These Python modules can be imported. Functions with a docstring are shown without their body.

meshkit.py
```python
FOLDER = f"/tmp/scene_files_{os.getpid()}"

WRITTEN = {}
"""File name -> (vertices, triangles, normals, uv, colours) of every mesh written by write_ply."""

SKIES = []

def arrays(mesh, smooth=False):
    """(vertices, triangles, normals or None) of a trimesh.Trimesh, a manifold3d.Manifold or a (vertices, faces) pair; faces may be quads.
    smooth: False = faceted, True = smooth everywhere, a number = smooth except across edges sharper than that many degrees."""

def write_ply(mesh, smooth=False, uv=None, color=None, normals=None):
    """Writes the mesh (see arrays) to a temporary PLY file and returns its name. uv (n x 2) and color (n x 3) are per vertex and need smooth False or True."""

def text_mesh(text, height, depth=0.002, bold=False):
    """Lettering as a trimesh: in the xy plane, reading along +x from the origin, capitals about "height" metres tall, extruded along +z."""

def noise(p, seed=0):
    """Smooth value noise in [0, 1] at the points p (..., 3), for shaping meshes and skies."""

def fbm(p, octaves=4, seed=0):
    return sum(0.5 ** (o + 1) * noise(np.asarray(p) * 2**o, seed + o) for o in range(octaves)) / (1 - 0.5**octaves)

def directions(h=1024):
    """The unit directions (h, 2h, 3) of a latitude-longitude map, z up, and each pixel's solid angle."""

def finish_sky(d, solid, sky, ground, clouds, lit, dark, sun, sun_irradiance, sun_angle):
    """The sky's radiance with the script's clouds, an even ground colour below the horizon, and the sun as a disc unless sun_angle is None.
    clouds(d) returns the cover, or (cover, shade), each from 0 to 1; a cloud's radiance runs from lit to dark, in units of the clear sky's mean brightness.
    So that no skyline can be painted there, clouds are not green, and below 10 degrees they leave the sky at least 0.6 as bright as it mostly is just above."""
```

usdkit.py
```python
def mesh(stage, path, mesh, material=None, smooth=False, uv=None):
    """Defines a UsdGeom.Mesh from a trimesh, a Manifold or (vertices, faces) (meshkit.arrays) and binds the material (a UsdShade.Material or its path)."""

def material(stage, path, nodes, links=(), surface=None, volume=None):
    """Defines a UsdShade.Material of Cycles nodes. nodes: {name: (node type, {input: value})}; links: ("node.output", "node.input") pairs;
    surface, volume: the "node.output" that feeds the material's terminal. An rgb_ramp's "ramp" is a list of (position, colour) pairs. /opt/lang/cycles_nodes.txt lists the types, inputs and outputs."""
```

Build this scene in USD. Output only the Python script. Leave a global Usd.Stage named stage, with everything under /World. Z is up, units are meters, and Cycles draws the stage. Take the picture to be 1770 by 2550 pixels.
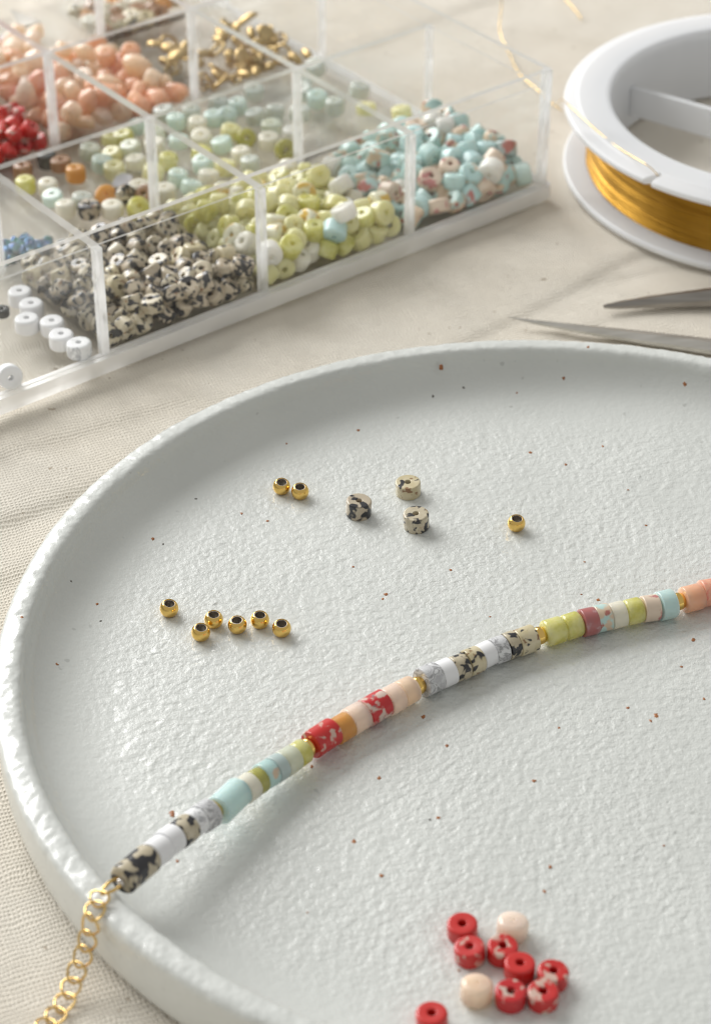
import math, numpy as np, trimesh, usdkit, meshkit
import manifold3d as m3
from manifold3d import Manifold, CrossSection
from shapely.geometry import box as sbox, Polygon
from pxr import Usd, UsdGeom, UsdLux, UsdShade, Gf, Sdf, Vt

# ------------------------------------------------------------------ stage, camera, light (all lengths below are in millimetres, written as metres)
stage = Usd.Stage.CreateInMemory()
UsdGeom.SetStageUpAxis(stage, 'Z'); UsdGeom.SetStageMetersPerUnit(stage, 1.0)
world = UsdGeom.Xform.Define(stage, '/World'); stage.SetDefaultPrim(world.GetPrim())
UsdGeom.Scope.Define(stage, '/World/Looks')
MM = 0.001
CAM_H, PITCH, FPX, PW, PH = 208.2, math.radians(36.117), 5665.3, 1770.0, 2550.0
cam = UsdGeom.Camera.Define(stage, '/World/camera')
cam.AddTranslateOp().Set(Gf.Vec3d(0, 0, CAM_H * MM)); cam.AddRotateXOp().Set(90 - math.degrees(PITCH))
cam.CreateHorizontalApertureAttr(36.0); cam.CreateFocalLengthAttr(36.0 * FPX / PW)
cam.CreateClippingRangeAttr(Gf.Vec2f(0.01, 50)); cam.CreateFocusDistanceAttr(0.331); cam.CreateFStopAttr(44.0)
cam.CreateExposureAttr(0.0)

def lookmat(pos, target):
    z = np.array(pos, float) - np.array(target, float); z /= np.linalg.norm(z)
    x = np.cross([0, 0, 1.0], z); x /= np.linalg.norm(x); y = np.cross(z, x)
    return Gf.Matrix4d(*x, 0, *y, 0, *z, 0, *[float(a) for a in pos], 1)

def window(name, pos, target, w, h, power, col):
    l = UsdLux.RectLight.Define(stage, '/World/' + name)
    l.AddTransformOp().Set(lookmat(pos, target))
    l.CreateWidthAttr(w); l.CreateHeightAttr(h); l.CreateIntensityAttr(power); l.CreateColorAttr(Gf.Vec3f(*col))
window('window_light', (-0.88, 1.24, 0.80), (0.03, 0.30, 0), 1.3, 0.9, 8.9, (1.0, 0.99, 0.975))
dome = UsdLux.DomeLight.Define(stage, '/World/room_light')
room = usdkit.material(stage, '/World/Looks/room', {'b': ('background_shader', {'color': (1.0, 0.985, 0.94), 'strength': 0.47})}, surface='b.background')
UsdShade.MaterialBindingAPI.Apply(dome.GetPrim()).Bind(room)

# ------------------------------------------------------------------ helpers
rng = np.random.default_rng(7)
used = {}
def numbered(parent, name):
    k = parent + '/' + name; n = used.get(k, 0); used[k] = n + 1
    return k if n == 0 else '%s_%03d' % (k, n)

def tag(p, label=None, cat=None, group=None, kind=None):
    for k, v in (('label', label), ('category', cat), ('group', group), ('kind', kind)):
        if v: p.SetCustomDataByKey(k, v)
    return p

def arr(mesh, smooth=35):
    return meshkit.arrays(mesh, smooth)

def put(name, A, mat, parent=None, loc=(0, 0, 0), R=None, **t):
    """One Mesh prim; A = (v, f, n) in mm about its own origin, moved to loc (mm) with rotation R."""
    path = numbered(str(parent.GetPath()) if parent else '/World', name)
    v, f, n = A
    if R is not None:
        v = v @ np.asarray(R).T; n = None if n is None else n @ np.asarray(R).T
    m = UsdGeom.Mesh.Define(stage, path)
    m.AddTranslateOp().Set(Gf.Vec3d(*[float(x) * MM for x in loc]))
    m.CreatePointsAttr(Vt.Vec3fArray.FromNumpy((v * MM).astype(np.float32)))
    m.CreateFaceVertexCountsAttr(Vt.IntArray.FromNumpy(np.full(len(f), 3, np.int32)))
    m.CreateFaceVertexIndicesAttr(Vt.IntArray.FromNumpy(f.astype(np.int32).ravel()))
    m.CreateSubdivisionSchemeAttr('none')
    if n is not None:
        m.CreateNormalsAttr(Vt.Vec3fArray.FromNumpy(n.astype(np.float32))); m.SetNormalsInterpolation('vertex')
    UsdShade.MaterialBindingAPI.Apply(m.GetPrim()).Bind(mat)
    return tag(m.GetPrim(), **t)

def thing(name, loc=(0, 0, 0), rotz=0.0, **t):
    x = UsdGeom.Xform.Define(stage, numbered('/World', name))
    x.AddTranslateOp().Set(Gf.Vec3d(*[float(a) * MM for a in loc]))
    if rotz: x.AddRotateZOp().Set(rotz)
    return tag(x.GetPrim(), **t)

def back(px, z):
    """where the photograph's pixel px meets the level z (both used only to measure the layout)"""
    u = (px[0] - PW / 2) / FPX; v = (PH / 2 - px[1]) / FPX
    d = np.array([u, math.cos(PITCH) + v * math.sin(PITCH), -math.sin(PITCH) + v * math.cos(PITCH)])
    return d * ((z - CAM_H) / d[2]) + np.array([0, 0, CAM_H])
DS = 1770 / 1596.0
def backd(px, z): return back((px[0] * DS, px[1] * DS), z)

def rot_to(axis, spin=0.0):
    """rotation taking +z to axis"""
    z = np.array(axis, float); z /= np.linalg.norm(z)
    a = np.array([1.0, 0, 0]) if abs(z[0]) < 0.9 else np.array([0, 1.0, 0])
    x = np.cross(a, z); x /= np.linalg.norm(x); y = np.cross(z, x)
    c, s = math.cos(spin), math.sin(spin)
    return np.stack([c * x + s * y, -s * x + c * y, z], 1)

def revolve(profile, n=32):
    """closed (r,z) profile turned about z -> (v, f)"""
    p = np.array(profile, float); k = len(p); t = np.arange(n) * 2 * np.pi / n
    v = np.stack([p[None, :, 0] * np.cos(t)[:, None], p[None, :, 0] * np.sin(t)[:, None], np.broadcast_to(p[None, :, 1], (n, k))], -1).reshape(-1, 3)
    i, j = np.meshgrid(np.arange(n), np.arange(k), indexing='ij'); i2, j2 = (i + 1) % n, (j + 1) % k
    a, b, c, d = (i * k + j).ravel(), (i2 * k + j).ravel(), (i2 * k + j2).ravel(), (i * k + j2).ravel()
    return v, np.vstack([np.stack([a, b, c], 1), np.stack([a, c, d], 1)])

def smooth_closed(v, f):
    m = trimesh.Trimesh(v, f, process=False)
    return m

def rounded(r0, r1, h, c, seg=4):
    """profile of a ring r0..r1, half height h, outer edges rounded by c, counter-clockwise in (r,z)"""
    P = [(r0, -h + 0.12), (r0 + 0.12, -h)]
    for k in range(seg + 1):
        a = -np.pi / 2 + k / seg * np.pi / 2; P.append((r1 - c + c * math.cos(a), -h + c + c * math.sin(a)))
    for k in range(seg + 1):
        a = k / seg * np.pi / 2; P.append((r1 - c + c * math.cos(a), h - c + c * math.sin(a)))
    P += [(r0 + 0.12, h), (r0, h - 0.12)]
    return P

def tube(pts, r, sides=10, closed=False):
    p = np.array(pts, float); n = len(p)
    if closed: t = np.roll(p, -1, 0) - np.roll(p, 1, 0)
    else: t = np.gradient(p, axis=0)
    t /= np.linalg.norm(t, axis=1, keepdims=True)
    a = np.cross(t[0], [0.31, 0.17, 0.93]); a /= np.linalg.norm(a); A = []
    for k in range(n):
        a = a - t[k] * (a @ t[k]); a /= np.linalg.norm(a); A.append(a)
    A = np.array(A)
    if closed:  # spread the twist so that the ends meet
        B0 = A[-1] - t[0] * (A[-1] @ t[0]); B0 /= np.linalg.norm(B0)
        ang = math.atan2(np.cross(A[0], B0) @ t[0], A[0] @ B0)
        for k in range(n):
            w = -ang * k / n; A[k] = A[k] * math.cos(w) + np.cross(t[k], A[k]) * math.sin(w)
    B = np.cross(t, A); th = np.arange(sides) * 2 * np.pi / sides
    rr = np.broadcast_to(r, (n,))
    v = p[:, None] + rr[:, None, None] * (np.cos(th)[None, :, None] * A[:, None] + np.sin(th)[None, :, None] * B[:, None])
    m = n if closed else n - 1
    i, j = np.meshgrid(np.arange(m), np.arange(sides), indexing='ij'); i2, j2 = (i + 1) % n, (j + 1) % sides
    a_, b_, c_, d_ = (i * sides + j).ravel(), (i * sides + j2).ravel(), (i2 * sides + j2).ravel(), (i2 * sides + j).ravel()
    f = np.vstack([np.stack([a_, b_, c_], 1), np.stack([a_, c_, d_], 1)]); v = v.reshape(-1, 3)
    if not closed:
        k = len(v); v = np.vstack([v, p[0], p[-1]]); e = (n - 1) * sides
        q = np.arange(sides); q2 = (q + 1) % sides
        f = np.vstack([f, np.stack([np.full(sides, k), q2, q], 1), np.stack([np.full(sides, k + 1), e + q, e + q2], 1)])
    return v, f

def spline(pts, n):
    from scipy.interpolate import CubicSpline
    p = np.array(pts, float); s = np.r_[0, np.cumsum(np.linalg.norm(np.diff(p, axis=0), axis=1))]
    return CubicSpline(s, p)(np.linspace(0, s[-1], n))

# ------------------------------------------------------------------ materials
def mat(name, nodes, links=(), surface='p.BSDF'):
    return usdkit.material(stage, '/World/Looks/' + name, nodes, links, surface=surface)

def stone(name, stops, scale=700, detail=3, rough=0.35, sss=0.0, dist=0.0, second=None, sscale=0.0009, bump=0.0, offset=0.0, sharp=0.55, spec=0.5, coat=0.0):
    """polished stone: noise -> ramp; second = (scale, threshold stops on alpha, colour)"""
    N = {'g': ('geometry', {}), 'mp': ('mapping', {'location': (offset, offset * .7, -offset)}),
         'n': ('noise_texture', {'scale': scale, 'detail': detail, 'roughness': sharp, 'distortion': dist}),
         'r': ('rgb_ramp', {'ramp': stops}),
         'p': ('principled_bsdf', {'roughness': rough, 'specular_ior_level': spec, 'coat_weight': coat, 'coat_roughness': 0.08})}
    L = [('g.position', 'mp.vector'), ('mp.vector', 'n.vector'), ('n.fac', 'r.fac')]
    col = 'r.color'
    for k, s in enumerate(second or []):
        N['n%d' % k] = ('noise_texture', {'scale': s[0], 'detail': s[3] if len(s) > 3 else 2, 'roughness': 0.5, 'distortion': 0.3})
        N['m%d' % k] = ('mapping', {'location': (3.1 + k, 1.7 * k + offset, 0.4)})
        N['r%d' % k] = ('rgb_ramp', {'ramp': [(s[1] - 0.03, (0, 0, 0)), (s[1] + 0.03, (1, 1, 1))]})
        N['x%d' % k] = ('mix', {'color2': s[2]})
        L += [('g.position', 'm%d.vector' % k), ('m%d.vector' % k, 'n%d.vector' % k), ('n%d.fac' % k, 'r%d.fac' % k), ('r%d.color' % k, 'x%d.fac' % k), (col, 'x%d.color1' % k)]
        col = 'x%d.color' % k
    L.append((col, 'p.base_color'))
    if sss:
        N['p'][1].update({'subsurface_weight': sss, 'subsurface_scale': sscale, 'subsurface_radius': (1.0, 0.85, 0.7)})
    if bump:
        N['b'] = ('bump', {'strength': 0.5, 'distance': bump})
        L += [('n.fac', 'b.height'), ('b.normal', 'p.normal')]
    return mat(name, N, L)

K = {}
cream_d = (0.55, 0.485, 0.35); black_d = (0.022, 0.022, 0.026)
K['dal'] = stone('dalmatian_stone', [(0, cream_d), (0.40, (0.46, 0.40, 0.28)), (0.6, (0.59, 0.53, 0.40)), (1, cream_d)], 500, 4, 0.3, second=[(750, 0.66, (0.30, 0.16, 0.07)), (820, 0.55, black_d, 1.5)], coat=0.3)
K['dal2'] = stone('dalmatian_stone_tan', [(0, (0.47, 0.39, 0.22)), (0.45, (0.54, 0.47, 0.29)), (0.6, (0.62, 0.55, 0.38)), (1, (0.52, 0.45, 0.28))], 500, 4, 0.3, second=[(800, 0.64, (0.24, 0.13, 0.06)), (760, 0.62, black_d, 1.5)], coat=0.3)
K['dal3'] = stone('dalmatian_stone_dark', [(0, cream_d), (0.45, (0.48, 0.41, 0.31)), (1, cream_d)], 500, 4, 0.3, offset=0.9, second=[(700, 0.66, (0.26, 0.14, 0.07)), (720, 0.515, black_d, 1.5)], coat=0.3)
K['dal4'] = stone('dalmatian_stone_bold', [(0, cream_d), (0.45, (0.48, 0.42, 0.3)), (1, cream_d)], 500, 4, 0.3, offset=2.3, second=[(560, 0.515, black_d, 1)], coat=0.3)
K['how'] = stone('howlite', [(0, (0.82, 0.83, 0.84)), (0.53, (0.80, 0.81, 0.82)), (0.58, (0.42, 0.43, 0.45)), (0.63, (0.75, 0.76, 0.77)), (1, (0.8, 0.8, 0.82))], 420, 4, 0.4, dist=1.5)
K['how2'] = stone('howlite_veined', [(0, (0.70, 0.71, 0.72)), (0.40, (0.70, 0.71, 0.72)), (0.47, (0.28, 0.28, 0.29)), (0.53, (0.62, 0.63, 0.64)), (0.62, (0.45, 0.45, 0.47)), (0.7, (0.7, 0.71, 0.72))], 460, 4, 0.35, dist=1.2)
K['white'] = stone('white_stone', [(0, (0.80, 0.81, 0.83)), (1, (0.84, 0.84, 0.85))], 300, 2, 0.45)
K['red'] = stone('red_stone', [(0, (0.50, 0.016, 0.016)), (0.5, (0.54, 0.02, 0.018)), (1, (0.44, 0.016, 0.022))], 500, 2, 0.33, second=[(700, 0.585, (0.60, 0.42, 0.35), 7)], coat=0.2)
K['redp'] = stone('red_stone_plain', [(0, (0.52, 0.016, 0.014)), (1, (0.57, 0.024, 0.02))], 500, 2, 0.33, coat=0.2)
K['redw'] = stone('red_stone_white', [(0, (0.49, 0.016, 0.024)), (1, (0.54, 0.02, 0.02))], 500, 2, 0.33, second=[(600, 0.53, (0.62, 0.48, 0.41), 7), (900, 0.70, (0.25, 0.16, 0.16), 3)], coat=0.2)
aq = (0.43, 0.64, 0.61)
K['aq'] = stone('aqua_stone', [(0, (0.38, 0.60, 0.58)), (0.5, aq), (1, (0.54, 0.69, 0.65))], 350, 2, 0.32, sss=0.35, second=[(330, 0.66, (0.62, 0.46, 0.33))], coat=0.2)
K['aqp'] = stone('aqua_stone_plain', [(0, (0.41, 0.64, 0.62)), (1, (0.50, 0.69, 0.67))], 250, 2, 0.32, sss=0.4, coat=0.2)
K['aqt'] = stone('aqua_stone_tan', [(0, (0.42, 0.62, 0.59)), (1, (0.5, 0.66, 0.62))], 350, 2, 0.32, second=[(300, 0.50, (0.64, 0.50, 0.36), 3), (420, 0.62, (0.42, 0.15, 0.12), 3)], coat=0.2)
K['aqr'] = stone('aqua_stone_red', [(0, (0.40, 0.62, 0.60)), (1, (0.5, 0.66, 0.64))], 350, 2, 0.32, second=[(280, 0.56, (0.50, 0.17, 0.15), 3)], coat=0.2)
K['gaq'] = stone('grey_aqua_stone', [(0, (0.40, 0.50, 0.49)), (1, (0.50, 0.58, 0.56))], 250, 2, 0.32, second=[(260, 0.58, (0.52, 0.20, 0.17), 3)], coat=0.2)
K['amberp'] = stone('beige_pink_stone', [(0, (0.68, 0.54, 0.42)), (1, (0.72, 0.6, 0.48))], 300, 2, 0.32, second=[(420, 0.60, (0.5, 0.2, 0.19), 3)], coat=0.2)
K['mauve'] = stone('mauve_stone', [(0.3, (0.42, 0.11, 0.10)), (0.5, (0.38, 0.14, 0.14)), (0.6, (0.50, 0.33, 0.33)), (0.7, (0.40, 0.12, 0.11))], 380, 4, 0.32, coat=0.2)
K['yg'] = stone('yellow_green_stone', [(0, (0.36, 0.34, 0.05)), (0.42, (0.48, 0.46, 0.10)), (0.58, (0.60, 0.58, 0.22)), (1, (0.68, 0.67, 0.4))], 420, 3, 0.25, sss=0.5, coat=0.3)
K['ygl'] = stone('pale_yellow_stone', [(0, (0.60, 0.56, 0.20)), (0.5, (0.67, 0.63, 0.30)), (1, (0.72, 0.69, 0.42))], 250, 3, 0.28, sss=0.5, coat=0.2)
K['cream'] = stone('cream_stone', [(0, (0.70, 0.66, 0.50)), (0.5, (0.74, 0.70, 0.57)), (1, (0.72, 0.66, 0.5))], 250, 3, 0.3, sss=0.4, coat=0.2)
K['offw'] = stone('off_white_stone', [(0, (0.72, 0.70, 0.62)), (1, (0.76, 0.74, 0.68))], 250, 3, 0.3, sss=0.4, coat=0.2)
K['amber'] = stone('amber_spotted_stone', [(0, (0.70, 0.68, 0.5)), (1, (0.72, 0.7, 0.5))], 250, 3, 0.28, sss=0.3, second=[(260, 0.56, (0.62, 0.40, 0.08), 3)], coat=0.2)
K['olive'] = stone('olive_stone', [(0, (0.26, 0.25, 0.05)), (0.5, (0.34, 0.33, 0.07)), (1, (0.4, 0.38, 0.12))], 500, 3, 0.25, sss=0.3, second=[(600, 0.68, (0.12, 0.1, 0.03), 2)], coat=0.3)
K['gtr'] = stone('pale_green_stone', [(0, (0.50, 0.52, 0.36)), (0.5, (0.56, 0.60, 0.48)), (1, (0.45, 0.46, 0.25))], 300, 3, 0.25, sss=0.5, coat=0.3)
K['mint'] = stone('mint_green_stone', [(0, (0.42, 0.60, 0.52)), (1, (0.55, 0.68, 0.62))], 300, 3, 0.22, sss=0.6, coat=0.3)
K['sage'] = stone('sage_grey_stone', [(0, (0.42, 0.47, 0.42)), (1, (0.55, 0.58, 0.53))], 300, 3, 0.25, sss=0.4, coat=0.2)
K['coral'] = stone('coral_stone', [(0, (0.72, 0.28, 0.16)), (0.5, (0.76, 0.36, 0.23)), (1, (0.78, 0.46, 0.33))], 280, 3, 0.3, sss=0.5, coat=0.2)
K['coralv'] = stone('coral_stone_streaked', [(0, (0.72, 0.25, 0.15)), (0.5, (0.75, 0.34, 0.24)), (0.62, (0.72, 0.2, 0.16)), (1, (0.78, 0.5, 0.4))], 420, 3, 0.3, sss=0.4, dist=1.0, coat=0.2)
K['peach'] = stone('peach_stone', [(0, (0.78, 0.43, 0.27)), (0.5, (0.81, 0.51, 0.35)), (1, (0.82, 0.58, 0.43))], 200, 2, 0.3, sss=0.6, sscale=0.0013, coat=0.2)
K['blush'] = stone('blush_stone', [(0, (0.80, 0.52, 0.39)), (1, (0.82, 0.60, 0.49))], 200, 2, 0.32, sss=0.6, sscale=0.0013, coat=0.2)
K['orange'] = stone('orange_brown_stone', [(0, (0.50, 0.19, 0.035)), (0.5, (0.56, 0.24, 0.05)), (1, (0.62, 0.33, 0.12))], 300, 2, 0.3, sss=0.4, coat=0.2)
K['brown'] = stone('brown_stone', [(0, (0.22, 0.10, 0.045)), (0.5, (0.30, 0.15, 0.07)), (1, (0.36, 0.2, 0.1))], 400, 3, 0.3, coat=0.2)
K['blueb'] = mat('iridescent_blue_glass', {'n': ('noise_texture', {'scale': 900.0}), 'g': ('geometry', {}), 'r': ('rgb_ramp', {'ramp': [(0.35, (0.03, 0.06, 0.22)), (0.5, (0.05, 0.25, 0.36)), (0.62, (0.12, 0.35, 0.3))]}), 'p': ('principled_bsdf', {'roughness': 0.12, 'metallic': 0.5, 'thin_film_thickness': 380.0, 'coat_weight': 0.6})}, [('g.position', 'n.vector'), ('n.fac', 'r.fac'), ('r.color', 'p.base_color')])
K['dark'] = stone('dark_grey_stone', [(0, (0.05, 0.05, 0.05)), (1, (0.09, 0.09, 0.09))], 400, 2, 0.15)
K['light_chip'] = mat('rainbow_light_film', {'p': ('principled_bsdf', {'base_color': (0.76, 0.72, 0.82), 'roughness': 0.34, 'metallic': 0.25, 'thin_film_thickness': 420.0, 'alpha': 1.0})})
def metal(name, col, rough, aniso=0.0): return mat(name, {'p': ('principled_bsdf', {'base_color': col, 'metallic': 1.0, 'roughness': rough, 'anisotropic': aniso})})
K['gold'] = metal('polished_gold', (0.83, 0.56, 0.17), 0.16)
K['gold_in'] = metal('bead_bore_metal', (0.50, 0.45, 0.40), 0.4)
K['charm'] = metal('brushed_gold', (0.50, 0.37, 0.18), 0.42)
K['chain'] = metal('chain_gold', (0.80, 0.56, 0.22), 0.2)
K['crimp'] = metal('silver_crimp', (0.7, 0.68, 0.66), 0.15)
K['wire'] = mat('gold_wire', {'g': ('geometry', {}), 'n': ('noise_texture', {'scale': 90.0, 'detail': 3.0}), 'r': ('rgb_ramp', {'ramp': [(0.3, (0.34, 0.175, 0.02)), (0.7, (0.52, 0.29, 0.05))]}), 'p': ('principled_bsdf', {'metallic': 0.95, 'roughness': 0.40})}, [('g.position', 'n.vector'), ('n.fac', 'r.fac'), ('r.color', 'p.base_color')])
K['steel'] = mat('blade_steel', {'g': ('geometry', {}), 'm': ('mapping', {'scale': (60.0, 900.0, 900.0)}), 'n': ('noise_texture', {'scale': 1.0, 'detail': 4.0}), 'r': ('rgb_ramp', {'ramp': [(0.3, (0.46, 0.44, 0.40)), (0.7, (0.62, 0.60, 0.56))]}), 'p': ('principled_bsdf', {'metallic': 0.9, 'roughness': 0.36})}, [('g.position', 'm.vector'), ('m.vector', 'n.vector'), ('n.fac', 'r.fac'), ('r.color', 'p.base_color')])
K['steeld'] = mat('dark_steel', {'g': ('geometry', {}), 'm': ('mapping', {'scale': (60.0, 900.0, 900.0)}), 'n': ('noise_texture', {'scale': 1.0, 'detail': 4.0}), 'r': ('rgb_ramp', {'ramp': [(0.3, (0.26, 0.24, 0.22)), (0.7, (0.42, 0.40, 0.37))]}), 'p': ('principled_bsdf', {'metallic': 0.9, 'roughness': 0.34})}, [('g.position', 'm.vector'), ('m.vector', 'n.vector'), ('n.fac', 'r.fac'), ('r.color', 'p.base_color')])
K['plastic'] = mat('white_plastic', {'g': ('geometry', {}), 'n': ('noise_texture', {'scale': 60.0, 'detail': 2.0}), 'r': ('rgb_ramp', {'ramp': [(0.3, (0.74, 0.76, 0.79)), (0.7, (0.77, 0.785, 0.81))]}), 'p': ('principled_bsdf', {'roughness': 0.42, 'subsurface_weight': 0.25, 'subsurface_scale': 0.0015, 'subsurface_radius': (1, 0.95, 0.9)})}, [('g.position', 'n.vector'), ('n.fac', 'r.fac'), ('r.color', 'p.base_color')])
K['acrylic'] = mat('clear_acrylic', {'t': ('transparent_bsdf', {'color': (0.996, 0.998, 0.997)}), 'g': ('glossy_bsdf', {'color': (1, 1, 1), 'roughness': 0.02}), 'lw': ('layer_weight', {'blend': 0.5}), 'po': ('math', {'math_type': 'power', 'value2': 5.0}), 'f': ('math', {'math_type': 'multiply_add', 'value2': 0.9, 'value3': 0.022}), 'm': ('mix_closure', {})}, [('lw.facing', 'po.value1'), ('po.value', 'f.value1'), ('f.value', 'm.fac'), ('t.BSDF', 'm.closure1'), ('g.BSDF', 'm.closure2')], 'm.closure')
def edge_light_mat(name, clear, streak):
    """cut or moulded acrylic edge: white streaks painted for light caught inside, partly see-through"""
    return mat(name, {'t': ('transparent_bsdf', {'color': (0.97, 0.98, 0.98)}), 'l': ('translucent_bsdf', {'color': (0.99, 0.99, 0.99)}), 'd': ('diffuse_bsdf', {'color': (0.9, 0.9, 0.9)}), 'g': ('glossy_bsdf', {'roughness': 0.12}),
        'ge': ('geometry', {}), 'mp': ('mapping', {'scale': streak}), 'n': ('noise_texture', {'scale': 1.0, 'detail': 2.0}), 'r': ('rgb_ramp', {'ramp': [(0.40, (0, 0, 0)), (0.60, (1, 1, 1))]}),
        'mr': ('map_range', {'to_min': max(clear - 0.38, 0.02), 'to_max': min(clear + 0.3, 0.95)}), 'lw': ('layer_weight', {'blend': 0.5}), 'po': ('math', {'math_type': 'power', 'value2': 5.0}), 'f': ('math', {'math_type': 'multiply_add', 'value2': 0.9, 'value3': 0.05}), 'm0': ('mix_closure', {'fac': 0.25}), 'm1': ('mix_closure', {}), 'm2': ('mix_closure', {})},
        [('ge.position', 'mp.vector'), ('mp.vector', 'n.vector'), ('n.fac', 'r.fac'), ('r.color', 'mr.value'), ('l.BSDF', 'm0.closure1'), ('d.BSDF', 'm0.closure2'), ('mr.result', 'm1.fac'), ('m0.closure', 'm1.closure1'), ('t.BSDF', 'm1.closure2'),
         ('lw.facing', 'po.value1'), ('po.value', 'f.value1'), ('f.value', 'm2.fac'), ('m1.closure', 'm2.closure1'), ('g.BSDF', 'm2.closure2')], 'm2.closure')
K['edge'] = mat('acrylic_edge_light', {'l': ('translucent_bsdf', {'color': (0.99, 0.99, 0.99)}), 'g': ('glossy_bsdf', {'color': (0.98, 0.98, 0.98), 'roughness': 0.42}), 'd': ('diffuse_bsdf', {'color': (0.97, 0.97, 0.97)}),
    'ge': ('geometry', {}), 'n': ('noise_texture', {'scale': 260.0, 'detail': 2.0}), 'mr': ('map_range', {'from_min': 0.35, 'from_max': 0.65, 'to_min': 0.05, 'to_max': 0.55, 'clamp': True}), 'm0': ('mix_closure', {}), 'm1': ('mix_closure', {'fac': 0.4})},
    [('ge.position', 'n.vector'), ('n.fac', 'mr.value'), ('mr.result', 'm0.fac'), ('l.BSDF', 'm0.closure1'), ('g.BSDF', 'm0.closure2'), ('m0.closure', 'm1.closure1'), ('d.BSDF', 'm1.closure2')], 'm1.closure')  # white colour standing in for window light caught in the acrylic
K['rim'] = edge_light_mat('acrylic_rim', 0.20, (40.0, 40.0, 40.0))
K['post'] = edge_light_mat('acrylic_post_light', 0.34, (900.0, 900.0, 230.0))  # streaked white painted for light refracted at the wall joints
K['speck'] = mat('iron_speck', {'g': ('geometry', {}), 'n': ('noise_texture', {'scale': 3000.0}), 'r': ('rgb_ramp', {'ramp': [(0.3, (0.24, 0.075, 0.025)), (0.7, (0.40, 0.17, 0.06))]}), 'p': ('principled_bsdf', {'roughness': 0.4})}, [('g.position', 'n.vector'), ('n.fac', 'r.fac'), ('r.color', 'p.base_color')])
K['speck2'] = mat('grey_speck', {'g': ('geometry', {}), 'n': ('noise_texture', {'scale': 3000.0}), 'r': ('rgb_ramp', {'ramp': [(0.3, (0.10, 0.10, 0.09)), (0.7, (0.22, 0.21, 0.19))]}), 'p': ('principled_bsdf', {'roughness': 0.4})}, [('g.position', 'n.vector'), ('n.fac', 'r.fac'), ('r.color', 'p.base_color')])
K['thread'] = mat('thread_yellow', {'p': ('principled_bsdf', {'base_color': (0.55, 0.42, 0.05), 'roughness': 0.5})})
PC0 = (31.0, 241.0)
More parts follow.
